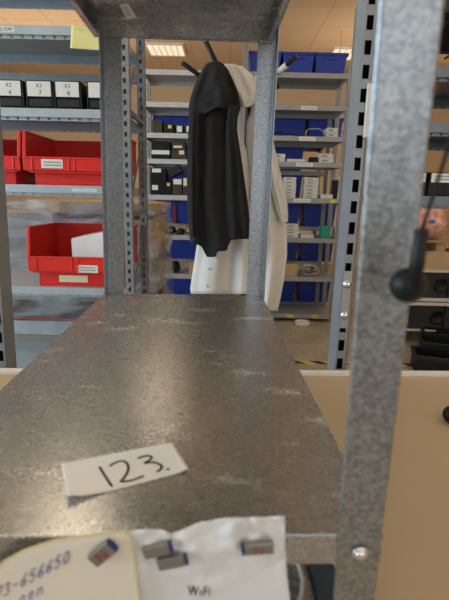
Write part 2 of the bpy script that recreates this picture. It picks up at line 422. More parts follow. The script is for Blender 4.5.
# white plastic-like sheet with the print
top = [(0, 106, 540), (.06, 112, 535), (.17, 136, 530), (.30, 160, 529), (.38, 172, 533), (.44, 182, 530), (.52, 196, 523), (.66, 225, 518), (.84, 257, 517), (1, 285, 516)]
bot = [(0, 118, 720), (1, 299, 720)]
def sheet(u, v):
    tx, ty = interp(top, u); bx, by = interp(bot, u)
    w = v
    x = tx + (bx-tx)*w; y = ty + (by-ty)*w
    if u > .9: x += -2*math.sin(min(1, v*2.2)*PI)*((u-.9)/.1)
    p = Vector((u*3, v*4, 2)); amp = .009*max(0, 1-v*2.4)
    n = noise.noise(p*2.2) + .6*noise.noise(p*5)
    ridge = 1.25*math.exp(-((u-.55)/.12)**2)*math.exp(-((v-.12-.25*(u-.45))/.05)**2) + .8*math.exp(-((u-.85)/.1)**2)*math.exp(-((v-.17)/.04)**2) + .5*math.exp(-((u-.2)/.15)**2)*math.exp(-((v-.06)/.03)**2)
    off = .0042 + abs(n)*amp + 0.0055*ridge
    return onlip(x, y, off)
base = LIPP.copy()
wp = thing('printed_sheet', onlip(200, 600, .0042), 'crumpled white sheet printed WiFi, pinned by magnets over the shelf front edge', 'sheet')
MB().grid(sheet, 60, 60).build('sheet', PAPER, wp, world=True, solid=.0004)
# (lettering)
def lipM(px, py, off, ang=0, parent=None):
    p = onlip(px, py, off)
    R3 = Matrix((LX, LZ, LIPN)).transposed().to_4x4()
    M = Matrix.Translation(p) @ R3 @ Matrix.Rotation(ang, 4, 'Z')
    return (mw(parent).inverted() @ M) if parent else M
PXM = (onlip(210, 580, .004) - onlip(200, 580, .004)).length / 10     # metres per pixel there
text('WiFi', 'lettering', INK, wp, lipM(199, 591, .0062, -.02, wp), width=22*PXM, height=11.5*PXM)
# cream note
ntop = [(0, -60, 616), (.15, -25, 586), (.30, 5, 561), (.42, 25, 550), (.55, 52, 541), (.72, 85, 535.5), (.86, 110, 532.5), (.95, 124, 531.5), (.985, 129, 534), (1, 132, 540)]
nbot = [(0, -60, 720), (.86, 120, 720), (1, 154, 720)]
def note(u, v, inset=0, off=.0105):
    tx, ty = interp(ntop, u); bx, by = interp(nbot, u)
    return onlip(tx+(bx-tx)*v, ty+(by-ty)*v, off + .001*math.sin(v*3))
cn = thing('memo_note', onlip(60, 600, .0105), 'large cream memo note with yellow border and handwritten digits, stuck to the shelf front', 'note')
MB().grid(note, 60, 24).build('sheet', CREAM, cn, world=True, solid=.0004)
brd = MB()
edge = [note(u/60, 0, off=.0108) for u in range(5, 61)] + [note(1, v/24, off=.0108) for v in range(1, 25)]
brd.tube(edge, .0008, 8); brd.build('border', NOTEY, cn, world=True, label='yellow border')
def strokes(mb, lines, place, r):
    for ln in lines:
        if len(ln) == 1:
            mb.ball(place(*ln[0]), r*1.4, nu=8, nv=6); continue
        pts = [Vector((q[0], q[1])) for q in ln]; sm = []
        for i in range(len(pts)-1):
            p0, p1, p2, p3 = pts[max(i-1, 0)], pts[i], pts[i+1], pts[min(i+2, len(pts)-1)]
            for k in range(4):
                t = k/4; sm.append(.5*((2*p1)+(p2-p0)*t+(2*p0-5*p1+4*p2-p3)*t*t+(3*p1-p0-3*p2+p3)*t**3))
        sm.append(pts[-1]); mb.tube([place(q.x, q.y) for q in sm], r, 6)
GL = {'7': [[(0, 1), (.7, 1), (.25, 0)]], '3': [[(.05, .9), (.4, 1), (.6, .8), (.3, .55), (.65, .3), (.4, 0), (0, .1)]], '-': [[(.1, .45), (.6, .5)]],
      '6': [[(.6, 1), (.15, .6), (.05, .2), (.3, 0), (.6, .2), (.45, .45), (.1, .3)]], '5': [[(.6, 1), (.2, 1), (.1, .55), (.45, .6), (.6, .3), (.35, 0), (.02, .1)]],
      '0': [[(.35, 1), (.05, .6), (.15, .1), (.45, 0), (.65, .45), (.5, .9), (.3, 1)]],
      'o': [[(.3, .5), (.05, .25), (.25, 0), (.5, .25), (.3, .5)]], 'e': [[(.05, .25), (.5, .3), (.3, .5), (.05, .25), (.25, 0), (.5, .08)]],
      'n': [[(.08, .5), (.08, 0)], [(.08, .35), (.35, .5), (.5, .35), (.5, 0)]]}
def hand(mb, s_, x, y, h, ang, adv, place, r):
    ca, sa = math.cos(ang), math.sin(ang)
    for i, chh in enumerate(s_):
        for ln in GL[chh]:
            strokes(mb, [[(x + (i*adv + q[0]*h*.75)*ca - q[1]*h*sa*-1*-1*0 + q[1]*h*.12, y + (i*adv + q[0]*h*.75)*-sa - q[1]*h) for q in ln]], place, r)
hw = MB()
hand(hw, '73-656650', -5, 601, 12, math.radians(28), 9.6, lambda x, y: onlip(x, y, .0116), .0005)
hand(hw, 'oen', 19, 604, 15, math.radians(24), 9.5, lambda x, y: onlip(x, y, .0116), .0005)
hw.build('handwriting', INKB, cn, world=True)
# magnets
def magnet(px, py, Lp, Hp, ang, off, cap_right, letter, label):
    c = onlip(px, py, off); t = thing('bar_magnet', c, label, 'magnet', group='small bar magnets on the shelf front')
    M = mw(t).inverted() @ (Matrix.Translation(c) @ Matrix((LX, LZ, LIPN)).transposed().to_4x4() @ Matrix.Rotation(ang, 4, 'Z'))
    l, h, d = Lp*PXM/2, Hp*PXM/2, .0048
    def bx(x0, x1, name, mt, bev):
        b = MB().box(x0, x1, -h, h, 0, d); b.v = [M @ q for q in b.v]; return b.build(name, mt, t, bevel=bev)
    cap = l*.18
    if cap_right: bx(-l, l-cap, 'body', CHROME, .0008); bx(l-cap, l, 'cap', BLUEP, .0008)
    else: bx(-l+cap, l, 'body', CHROME, .0008); bx(-l, -l+cap, 'cap', BLUEP, .0008)
    if letter: text('N', 'letter', REDINK, t, M @ Matrix.Translation((cap*(-.4 if cap_right else .4), 0, d)), width=h*1.35, height=h*1.45, label='red letter N')
magnet(104, 550, 27, 14, math.radians(42), .0125, True, True, 'small steel bar magnet marked N holding the cream memo note')
magnet(158.5, 547, 28, 12, math.radians(14), .0085, True, False, 'plain bar magnet, higher of the close pair on the white sheet')
magnet(173, 558.5, 29, 12, math.radians(14), .0098, True, False, 'plain bar magnet, lower of the close pair on the white sheet')
magnet(257, 545, 31, 12, math.radians(5), .0098, False, True, 'bar magnet with red N alone near the corner of the white sheet')

# ---- numbered slip on the shelf
ZT = .91 + ZS
cs = [atZ(x, y, ZT) for x, y in ((61, 464.5), (172, 443), (189, 471.5), (68, 503))]
slip = thing('number_slip', cs[0].lerp(cs[2], .5), 'white paper slip with handwritten 123 lying on the galvanized shelf', 'paper slip')
def slipf(u, v):
    p = cs[0].lerp(cs[1], u).lerp(cs[3].lerp(cs[2], u), v)
    lift = .0008 + .006*max(0, v-.75)**2*16*max(0, .35-u)**2*8 + .002*max(0, u-.8)**2*25*v
    return p + Vector((0, 0, lift))
MB().grid(slipf, 40, 16).build('sheet', PAPER, slip, world=True, solid=.0002)
def onslip(x, y): return atZ(50 + x/2.993, 420 + y/2.993, ZT+.0014)
num = MB()
strokes(num, [[(148, 140), (165, 168), (185, 198)], [(178, 138), (195, 127), (218, 122), (233, 134), (232, 155), (217, 178), (213, 184), (245, 180), (280, 167)],
              [(262, 115), (285, 107), (303, 109), (300, 118), (283, 129), (310, 126), (333, 136), (330, 148), (318, 155)], [(353, 147)]], onslip, .0012)
for q in num.v: q.z = ZT + .0014 + (q.z - ZT - .0014)*.25
num.build('handwriting', INK, slip, world=True)

# pale cable on the bottom shelf
zc = .91 + .12 + .0028
pts = [atZ(x, y, zc) for x, y in ((240, 566), (270, 556), (290, 558), (299, 566), (303, 580), (302, 592), (298, 606), (280, 625), (250, 640))]
MB().tube(pts, .0021, 8).solo('cable', CABLE, 'thin pale cable curling on the bottom galvanized shelf', 'cable')

# ------------------------------------------------------------------ bench
BA = math.radians(2.5)
bench = thing('workbench', (.02, 0, 0), 'beige laminate workbench with pale raised back edge under the galvanized shelf unit', 'workbench', BA)
BY = 1.178
MB().box(-1.0, 1.25, .06, BY, .878, .91).build('tabletop', BENCH, bench, bevel=.002)
MB().box(-1.0, 1.25, BY, BY+.018, .872, .921).build('edge_trim', TRIMW, bench, bevel=.003, label='pale raised edge trim')
for x in (-.92, 1.17):
    for y in (.14, BY-.08):
        MB().box(x-.025, x+.025, y-.025, y+.025, 0, .878).build('leg', UPR, bench, bevel=.003)

# perforated uprights behind the bench
def perf(mb, x0, x1, yf, z0, z1, pitch, sw, sh, th=.003, zs=0):
    xm = (x0+x1)/2; z = z0
    mb.box(x0, xm-sw/2, yf, yf+th, z0, z1); mb.box(xm+sw/2, x1, yf, yf+th, z0, z1)
    z = z0
    while z < z1:
        e = min(z1, z + pitch - sh); mb.box(xm-sw/2, xm+sw/2, yf, yf+th, z, e); z += pitch
def tall_upright(x, y, mirror, lean, label):
    t = thing('perforated_upright', (x, y, 0), label, 'upright', group='perforated steel uprights behind the bench')
    b = MB(); perf(b, .027, .055, 0, 0, 2.9, .058, .018, .034)
    b.prism([(.027, 0), (.027, .003), (.020, .046), (.016, .046)], 'z', 0, 2.9)
    b.prism([(.055, 0), (.076, .046), (.072, .046), (.055, .003)], 'z', 0, 2.9)
    if mirror:
        b.v = [Vector((-q.x, q.y, q.z)) for q in b.v]; b.f = [f[::-1] for f in b.f]
    for q in b.v: q.x += lean*(q.z-1.3)
    b.build('column', UPR, t, bevel=.001)
    bk = MB(); bk.box(.018, .074, .047, .05, 0, 2.9)
    if mirror: bk.v = [Vector((-q.x, q.y, q.z)) for q in bk.v]; bk.f = [f[::-1] for f in bk.f]
    for q in bk.v: q.x += lean*(q.z-1.3)
    bk.build('back_plate', DKGREY, t)
    return t
UY = 1.285
ur = tall_upright(pX(358.5, UY, 150)-.041, UY, False, .004, 'tall grey perforated steel upright with bolted bracket, beside the galvanized front post')
zb0, zb1 = pZ(328, UY, 346), pZ(271, UY, 348)
MB().box(.0285, .0535, -.004, -.0005, zb0, zb1).build('bracket', RACKB, ur, bevel=.001)
for yy in (284, 315):
    z = pZ(yy, UY, 347); h = MB()
    h.lathe((.041, -.004, z), [(.0125, 0), (.0125, -.002), (.0095, -.0025), (.0095, -.007), (.006, -.0095), (0, -.0098)], 12, 'y'); h.build('bolt', STEEL, ur, label='shiny steel bolt')
zc0, zc1 = pZ(138, UY, 364), pZ(84, UY, 367)
MB().box(.0485, .062, -.014, -.0005, zc0, zc1).build('clip', TRIMW, ur, bevel=.002, label='pale plastic clip')
tall_upright(pX(10.5, UY, 280), UY, True, .024, 'perforated steel upright standing at the far bench edge beside the wrapped pallet')
# ------------------------------------------------------------------ dark knobs
def ball_handle(yy, px):
    c = atY(408, 285, .235); t = thing('ball_handle', c, 'black ball-ended handle hanging on a thin cord in front of the galvanized post', 'handle')
    r = 18.0 / FPX * .24
    MB().ball(c, r).build('ball', BLACK, t, world=True)
    a, b = atY(413, 288, .229), atY(422.5, 229, .229)
    MB().tube([a, a.lerp(b, .5), a.lerp(b, .97), b], [.0038, .0037, .0035, .0028], 16).build('sleeve', BLACK, t, world=True)
    d = atY(449, 145, .229) - b
    e = b + d * ((HC - b.z)/d.z)
    MB().tube([b, b.lerp(e, .1), e], .0011, 8).build('cord', DKGREY, t, world=True)
ball_handle(0, 0)
kb = atZ(451, 423, .91)
MB().ball(kb + Vector((0, 0, .0205)), .0205, sz=1.0).solo('round_knob', BLACK, 'black round knob lying on the beige bench at its open side', 'knob')

# ------------------------------------------------------------------ racks
def rack_shelf(x0, x1, y0, y1, zt, lip=.042, slots=True):
    """folded shelf tray: deck, lips and slotted return flanges"""
    b = MB(); t = .0015
    b.box(x0, x1, y0, y1, zt-t, zt)
    b.box(x0, x1, y0, y0+t, zt-lip, zt-t); b.box(x0, x1, y1-t, y1, zt-lip, zt-t)
    b.box(x0, x0+t, y0+t, y1-t, zt-lip, zt-t); b.box(x1-t, x1, y0+t, y1-t, zt-lip, zt-t)
    if slots:
        n = max(3, int((x1-x0)/.05)); p = (x1-x0)/n
        for yy in (y0+t, y1-.022):
            b.box(x0+t, x1-t, yy, yy+.004, zt-lip, zt-lip+t); b.box(x0+t, x1-t, yy+.016, yy+.0205, zt-lip, zt-lip+t)
            yt = yy + (.018 if yy < (y0+y1)/2 else -.004)
            for k in range(n): b.box(x0+k*p+.004, x0+k*p+p*.84, yt, yt+.003, zt-lip-.011, zt-lip)
            b.box(x0+t, x1-t, yt, yt+.003, zt-lip-.015, zt-lip-.011)
            for k in range(n): b.box(x0+k*p+.006, x0+k*p+p*.55, yy+.004, yy+.016, zt-lip, zt-lip+t)
    return b
def rack_upright(parent, x, y, z1, M, w=.045, flip=1, pitch=.05, name='upright'):
    b = MB(); perf(b, -w/2, w/2, 0, 0, z1, pitch, .014, .022)
    b.box(-w/2, -w/2+.003, .003, .04, 0, z1); b.box(w/2-.003, w/2, .003, .04, 0, z1)
    b.box(-w/2+.003, w/2-.003, .034, .0365, 0, z1)
    o = b.build(name, M, parent); o.location = (x, y, 0); return o
def strip_label(parent, x0, x1, y, z0, z1, m=LABEL, marks=True, lines=1, name='label'):
    o = MB().box(x0, x1, y-.001, y-.0002, z0, z1).build(name, m, parent)
    if marks:
        g = MB(); w = x1-x0; h = z1-z0
        for k in range(lines):
            zc = z1 - h*(k+1)/(lines+1); x = x0+w*.12
            while x < x1-w*.12:
                ww = w*rnd.uniform(.03, .08); g.box(x, min(x+ww, x1-w*.08), y-.0014, y-.0011, zc-h*.08, zc+h*.08); x += ww + w*.02
        g.build('print', GREYINK, o)
    return o

# -- rack with the red bins
LY0, LY1 = 2.4, 2.88
lr = thing('shelving_rack', (0, 0, 0), 'grey steel shelving rack holding the red bins and black labelled boxes', 'shelving rack')
LXR = pX(121.5, LY0, 150)
levels = {'a': 2.46, 'b': pZ(25.5, LY0, 50), 'c': pZ(108.5, LY0, 50), 'd': pZ(185, LY0, 50), 'e': pZ(287.5, LY0, 60), 'f': .41}
LX0 = LXR - 1.2
sh = {}
for k, z in levels.items():
    sh[k] = rack_shelf(LX0, LXR, LY0, LY1, z, .040).build('shelf', RACKL, lr)
for x in (LXR+.024, LX0-.024):
    rack_upright(lr, x, LY0, 2.9, UPR); rack_upright(lr, x, LY1-.04, 2.9, UPR)
    br = MB()
    zz = .25
    while zz < 2.7:
        br.box(x-.012, x+.012, LY0+.04, LY1-.04, zz-.012, zz+.012)
        br.hexa([(x-.003, LY0+.04, zz+.02), (x+.003, LY0+.04, zz+.02), (x+.003, LY0+.04, zz+.045), (x-.003, LY0+.04, zz+.045),
                 (x-.003, LY1-.04, zz+.40), (x+.003, LY1-.04, zz+.40), (x+.003, LY1-.04, zz+.425), (x-.003, LY1-.04, zz+.425)])
        zz += .52
    br.build('brace', UPR, lr)
bm_ = MB(); bm_.box(LX0, LXR, LY1-.035, LY1-.005, pZ(83, LY1, 60), pZ(75, LY1, 60))
zz_ = pZ(72, LY1, 20); bm_.box(pX(8, LY1, 90), pX(12, LY1, 90), LY1-.03, LY1-.01, levels['c'], zz_)
bm_.build('back_beam', RACKB, lr)
def lab_px(key, x0, x1, y0, y1, txt=None, m=LABEL, marks=True):
    a, b = atY(x0, y0, LY0), atY(x1, y1, LY0)
    o = strip_label(sh[key], a.x, b.x, LY0, b.z, a.z, m, marks and not txt)
    if txt: text(txt, 'lettering', INK, o, front_at((a.x+b.x)/2, LY0-.0012, (a.z+b.z)/2), width=(b.x-a.x)*.84, height=(a.z-b.z)*.62, ext=.0004)
lab_px('b', -2, 14.5, 26, 32, 'EL SONY')
lab_px('d', 72, 97, 188.5, 192)
lab_px('d', 2, 7, 187, 190)
MB().box(-1.0, -.7, LY0+.1, LY1-.08, levels['b'], levels['b']+.012).solo('flat_panel', BLACK, 'thin black panel lying flat on the shelf above the labelled boxes', 'panel')
# yellow sticky note on the shelf lip
q = [atY(x, y, LY0-.004) for x, y in ((71.5, 25), (103, 27), (103, 51), (70.5, 48.5))]
sn = thing('sticky_note', q[3], 'yellow sticky note with faint writing stuck on the shelf lip', 'sticky note')
def stf(u, v):
    p = q[0].lerp(q[1], u).lerp(q[3].lerp(q[2], u), v); return p + Vector((0, -.006*v*v, 0))
MB().grid(stf, 12, 12).build('sheet', STICKY, sn, world=True, solid=.0004)
g = MB(); strokes(g, [[(75, 30), (78, 28.5), (80, 31), (83, 29), (84, 31)], [(86, 31.5), (89, 30), (90, 32), (93, 31), (95, 33), (99, 31.5)]], lambda x, y: atY(x, y, LY0-.0055), .0012)
g.build('handwriting', NOTEY, sn, world=True)

# -- black boxes with number labels
def black_box(xl, xr, name_no, label, first=None):
    z = levels['c']; a = pX(xl, LY0+.02, 95); b = pX(xr, LY0+.02, 95); w = b-a
    t = thing('storage_box', (a+w/2, LY0+.02, z), label, 'storage box', group='black boxes with number labels')
    h = pZ(81, LY0+.02, 50) - z
    bd = MB(); th = .006
    bd.box(-w/2, w/2, 0, .4, 0, th); bd.box(-w/2, -w/2+th, 0, .4, th, h); bd.box(w/2-th, w/2, 0, .4, th, h); bd.box(-w/2+th, w/2-th, .4-th, .4, th, h)
    bd.box(-w/2+th, w/2-th, .012, .018, th, h*.5); bd.box(-w/2+th, w/2-th, 0, .012, h*.42, h)
    bd.build('body', BLACK, t, bevel=.002)
    MB().box(-w/2+.012, w/2-.012, -.0006, .0115, .012, h*.36).build('front_panel', DKGREY, t)
    lb = MB().box(-w/2+.008, w/2-.012, -.0022, -.0004, h*.45, h*.98).build('label', LABEL, t, label='white number label')
    if not name_no: return
    text('K3', 'lettering', INK, lb, front_at(0, -.0026, h*.83), height=.018, width=.024)
    text(name_no, 'lettering', INK, lb, front_at(.004, -.0026, h*.58), height=.02)
black_box(-4, 23.5, '6', 'black storage box labelled K3 6 beside box 7')
black_box(26, 53.5, '7', 'black storage box labelled K3 7 between two labelled boxes')
black_box(54.5, 81.5, '8', 'black storage box labelled K3 8 on the upper rack shelf')
black_box(87, 114, '', 'black storage box with white label half hidden by the galvanized post')

# -- red bins
def red_bin(w, d, h, loc, label):
    t = thing('storage_bin', loc, label, 'bin', group='red storage bins')
    b = MB(); th = .007; x0, x1 = -w/2, w/2; zb, zt = h*.27, h*.52; ins = .04
    b.box(x0+ins, x1-ins, .03, d, 0, th)                                     # floor
    b.box(x0+ins, x1-ins, .03, .03+th, th, zb)                               # lower front
    b.box(x0+ins, x0+ins+th, .03+th, d, th, zb); b.box(x1-ins-th, x1-ins, .03+th, d, th, zb)
    for s_ in (-1, 1):                                                       # sloping shoulders
        xa, xb = (x0, x0+ins+th) if s_ < 0 else (x1, x1-ins-th)
        b.hexa([(xa, 0, zb+.012), (xb, .03, zb-.012), (xb, d, zb-.012), (xa, d, zb+.012), (xa, 0, zb+.018), (xb, .03, zb), (xb, d, zb), (xa, d, zb+.018)])
        xs = sorted((xa, xa - s_*th)) 
        b.prism([(0, zb), (0, zt), (.02, zt+.01), (.035, h), (d, h), (d, zb)], 'x', xs[0], xs[1])
        xr = sorted((xa + s_*.006, xa - s_*(th+.004)))
        b.box(xr[0], xr[1], .035, d, h-.012, h+.002)
        b.hexa([(xr[0], -.004, zt-.01), (xr[1], -.004, zt-.01), (xr[1], .03, zt-.01), (xr[0], .03, zt-.01), (xr[0], .018, h), (xr[1], .018, h), (xr[1], .05, h), (xr[0], .05, h)])
    b.box(x0+ins, x1-ins, d-th, d, th, zb); b.box(x0, x1, d-th, d, zb, h)
    b.build('body', RED, t, bevel=.003)
    bn = MB(); bn.box(x0-.003, x1+.003, -.008, .002, zb, zt); bn.hexa([(x0+.03, .002, zb-.012), (x1-.03, .002, zb-.012), (x1-.03, .03, zb-.012), (x0+.03, .03, zb-.012), (x0, .002, zb), (x1, .002, zb), (x1, .03, zb), (x0, .03, zb)])
    for fx in (.09, .47, .53, .91): bn.box(x0+w*fx-.003, x0+w*fx+.003, -.013, -.008, zb, zt)
    bn.box(x0-.004, x1+.004, -.012, .004, zt-.008, zt+.002)
    bn.build('front_lip', RED, t, bevel=.002)
    return t
def bin_label(t, px0, px1, py0, py1, yy, off, m=LABEL, lines=2):
    a, b = atY(px0, py0, yy), atY(px1, py1, yy); inv = mw(t).inverted(); a = inv @ a; b = inv @ b
    strip_label(t, a.x, b.x, a.y+off, b.z, a.z, m, True, lines)
BYY = LY0 + .015
zl = levels['d']; hb = pZ(131, BYY, 50) - zl
xa, xb_ = pX(24, BYY, 160), pX(120, BYY, 160)
bin1 = red_bin(xb_-xa, .43, hb, ((xa+xb_)/2, BYY, zl), 'wide red open-front bin on the middle shelf with one white label')
bin_label(bin1, 41, 63, 159, 168.5, BYY-.0085, 0)
xc = pX(20.5, BYY, 160)
bin0 = red_bin(.34, .43, hb, (xc-.17-.004, BYY, zl), 'red open-front bin cut off by the frame beside the wide red bin')
zl2 = levels['e']; hb2 = pZ(228, BYY, 60) - zl2
xa, xb_ = pX(28.5, BYY, 260), pX(122, BYY, 260)
bin2 = red_bin(xb_-xa, .43, hb2, ((xa+xb_)/2, BYY, zl2), 'lower red bin holding a white paper pack')
bin_label(bin2, 77, 98, 265, 273, BYY-.0085, 0)
bin_label(bin2, 59, 88, 275, 282.5, BYY+.0295, 0, CREAMLAB, 0)
# white pack in the lower bin
pa, pb = pX(72, BYY+.09, 250), pX(104, BYY+.09, 250); z0 = zl2+.009
pk = MB(); zt = pZ(233, BYY+.1, 90)
pk.hexa([(pa, BYY+.08, z0), (pb+.06, BYY+.06, z0), (pb+.06, BYY+.33, z0), (pa, BYY+.35, z0), (pa, BYY+.08, zt-.03), (pb+.06, BYY+.06, zt+.02), (pb+.06, BYY+.33, zt+.02), (pa, BYY+.35, zt-.03)])
pk.solo('paper_pack', PAPER, 'white paper pack standing inside the lower red bin', 'pack', bevel=.008)

# ------------------------------------------------------------------ wrapped pallet behind the red-bin rack
PY = 3.15
px0, px1 = pX(-30, PY), pX(158, PY, 260)
pl = thing('wrapped_pallet', ((px0+px1)/2, PY+.4, 0), 'film-wrapped pallet of cardboard cartons behind the rack with red bins', 'wrapped pallet')
pb = MB()
for k in range(7): pb.box(px0, px1, PY+.02+k*.115, PY+.11+k*.115, .122, .144)
for x in (px0, (px0+px1)/2-.05, px1-.1):
    pb.box(x, x+.1, PY+.02, PY+.80, 0, .022)
    for y in (PY+.02, PY+.36, PY+.70): pb.box(x, x+.1, y, y+.1, .022, .122)
pb.build('pallet', WOOD, pl, world=True)
PALEC = mat('pale_carton', (.62, .68, .74), .5, noise_amt=.25, scale=7)
DKCARD = mat('dark_carton', (.14, .09, .06), .7, noise_amt=.3, scale=5)
GREYC = mat('grey_carton', (.36, .33, .29), .75, noise_amt=.2, scale=5)
ct = pX(100, PY)
for (a, b, z0, z1, mt) in ((px0+.02, px1-.03, .145, .36, GREYC), (px0+.015, px1-.02, .362, .472, PALEC), (px0+.02, px1-.03, .474, .62, DKCARD), (px0+.03, px1-.06, .622, .93, GREYC), (px0+.04, ct-.2, .932, 1.25, GREYC), (ct-.19, px1-.05, .932, 1.22, CARDL), (ct-.30, px1-.04, 1.252, 1.335, CARDL)):
    MB().box(a, b, PY+.03, PY+.78, z0, z1).build('carton', mt, pl, world=True, bevel=.006)
rl = MB(); rl.box(px0+.05, px1-.10, PY+.0185, PY+.0195, .484, .496); rl.build('tape', RED, pl, world=True, label='red stripe')
tp = MB(); tp.box(pX(50, PY), pX(76, PY), PY+.022, PY+.0285, pZ(222, PY, 60), pZ(213, PY, 60)); tp.build('tape', BLACK, pl, world=True)
rb = MB(); rb.box(pX(60, PY), pX(72, PY), PY+.018, PY+.0215, pZ(222, PY, 60), pZ(219.5, PY, 60)); rb.build('tape', RED, pl, world=True)
def wrap(u, v):
    # closed skirt around the load
    a = u*4; sx, sy = (px1-px0)/2+.015, .42
    pts = [(-1, -1), (1, -1), (1, 1), (-1, 1), (-1, -1)]; i = min(3, int(a)); f = a-i
    x = pts[i][0]+(pts[i+1][0]-pts[i][0])*f; y = pts[i][1]+(pts[i+1][1]-pts[i][1])*f
    z = .03 + v*1.30
    n = noise.noise(Vector((x*3, y*3, z*5)))*.022 + noise.noise(Vector((x*9, y*9, z*14)))*.010
    sc = 1 - .03*v + .03*(1-v)**3
    return Vector(((px0+px1)/2 + x*(sx*sc+n), PY+.4 + y*(sy*sc+n), z))
MB().grid(wrap, 160, 60).build('film', FILM, pl, world=True)

# ------------------------------------------------------------------ back racks
KY0, KY1 = 5.0, 5.5
kz_px = [72, 104.5, 135.5, 161.5, 197.5, 237.5, 277, 314]      # deck line at x = 300 minus lip
KZ = [pZ(y, KY0, 300) for y in (72.5, 105, 136, 162, 198, 238, 277, 314)]
xm = pX(245, KY0, 100); xr = pX(349, KY0, 100); xl = xm - (xr-xm)
rk = thing('shelving_rack', (0, 0, 0), 'long grey steel shelving rack with dark and white boxes behind the coat stand', 'shelving rack')
ksh = {}
for bi, (a, b) in enumerate(((xl, xm), (xm, xr))):
    for i, z in enumerate(KZ):
        ksh[bi, i] = rack_shelf(a+.024, b-.024, KY0, KY1, z, .05, False).build('shelf', RACKBL if bi else RACKWL, rk)
for x in (xl, xm, xr):
    hz = 3.1 if x == xm else KZ[0]+.09
    rack_upright(rk, x, KY0+.004, hz, RACKB, .045); rack_upright(rk, x, KY1-.044, hz, RACKB, .045)
def klab(bi, i, x0, x1, m=LABEL, yoff=1):
    z = KZ[i]; a = pX(x0, KY0, 195); b = pX(x1, KY0, 195)
    strip_label(ksh[bi, i], a, b, KY0, z-.045, z-.008, m, m is LABEL)
for i, x0, x1 in ((1, 296, 312), (2, 296, 312), (3, 294, 311), (4, 294, 311)): klab(1, i, x0, x1)
klab(1, 4, 331, 337, YEL); klab(1, 7, 293, 300, YEL); klab(1, 7, 320, 327, YEL)
# second rack right behind, holding the blue bins
QY0, QY1 = 5.62, 6.12
QZ = [pZ(y, QY0, 300) for y in (143, 171, 199.5, 226.5, 261.5, 302.5)]
rq = thing('shelving_rack', (0, 0, 0), 'farthest steel shelving rack filled with blue bins', 'shelving rack')
for a, b in ((xl, xm), (xm, xr-.05)):
    for z in QZ: rack_shelf(a+.024, b-.024, QY0, QY1, z, .05, False).build('shelf', RACKB, rq)
for x in (xl, xm, xr-.05):
    rack_upright(rq, x, QY0+.004, 2.3, RACKB, .045); rack_upright(rq, x, QY1-.044, 2.3, RACKB, .045)

def blue_bin_proto(w, d, h):
    t = bpy.data.objects.new('euro_bin', None); COL.objects.link(t)
    b = MB(); th = .006; tp = .02
    def wall(ax):
        pass
    x0, x1 = -w/2, w/2
    # tapered tub: four walls and a floor
    b.box(x0+tp, x1-tp, tp, d-tp, 0, th)
    def slab(p, q, n):
        p0, q0 = Vector(p), Vector(q); n = Vector(n)*th
        pass
    b.hexa([(x0+tp, tp, 0), (x1-tp, tp, 0), (x1-tp, tp+th, 0), (x0+tp, tp+th, 0), (x0, 0, h), (x1, 0, h), (x1, th, h), (x0, th, h)])
    b.hexa([(x0+tp, d-tp-th, 0), (x1-tp, d-tp-th, 0), (x1-tp, d-tp, 0), (x0+tp, d-tp, 0), (x0, d-th, h), (x1, d-th, h), (x1, d, h), (x0, d, h)])
    b.hexa([(x0+tp, tp, 0), (x0+tp+th, tp, 0), (x0+tp+th, d-tp, 0), (x0+tp, d-tp, 0), (x0, 0, h), (x0+th, 0, h), (x0+th, d, h), (x0, d, h)])
    b.hexa([(x1-tp-th, tp, 0), (x1-tp, tp, 0), (x1-tp, d-tp, 0), (x1-tp-th, d-tp, 0), (x1-th, 0, h), (x1, 0, h), (x1, d, h), (x1-th, d, h)])
    b.build('tub', BLUE, t, bevel=.003)
    r = MB(); e = .012
    for q in ((x0-e, x1+e, -e, th), (x0-e, x1+e, d-th, d+e), (x0-e, x0+th, th, d-th), (x1-th, x1+e, th, d-th)): r.box(q[0], q[1], q[2], q[3], h-.025, h)
    r.build('rim', BLUE, t, bevel=.003)
    MB().box(-.075, .075, -.006, .006, h*.66, h*.82).build('handle', BLUE, t, bevel=.004)
    return t
used = []
protoA = blue_bin_proto(.325, .40, .20)
def put(proto, x, y, z, label, group, cat='bin'):
    o = proto if proto.name not in used else copy_tree(proto)
    used.append(proto.name) if proto.name not in used else None
    o.location = (x, y, z); tag(o, label, cat, group); return o
zt = KZ[0]
for px, l in ((265.5, 'blue bin on the rack top shelf, partly behind the galvanized post'), (298.5, 'blue bin on the rack top shelf between two other blue bins'), (331, 'blue bin at the end of the rack top shelf under the ceiling light')):
    put(protoA, pX(px, KY0+.03, 65), KY0+.04, zt, l, 'blue bins on the rack top shelf')
protoB = blue_bin_proto(.40, .44, .29)
rows = ['top', 'second', 'third', 'fourth', 'fifth', 'lowest']
QZs = sorted(QZ, reverse=True)
cols = [(164, 'beside the wrapped pallet'), (194, 'beside the black jacket'), (285, 'beside the white sleeve'), (321, 'at its outer end')]
for ri, z in enumerate(QZs):
    for px, l in cols:
        if px == 321 and ri in (1, 2): continue
        put(protoB, pX(px, QY0+.02, 195), QY0+.03, z, 'blue bin on the %s shelf of the farthest rack, %s' % (rows[ri], l), 'blue bins of the farthest rack')

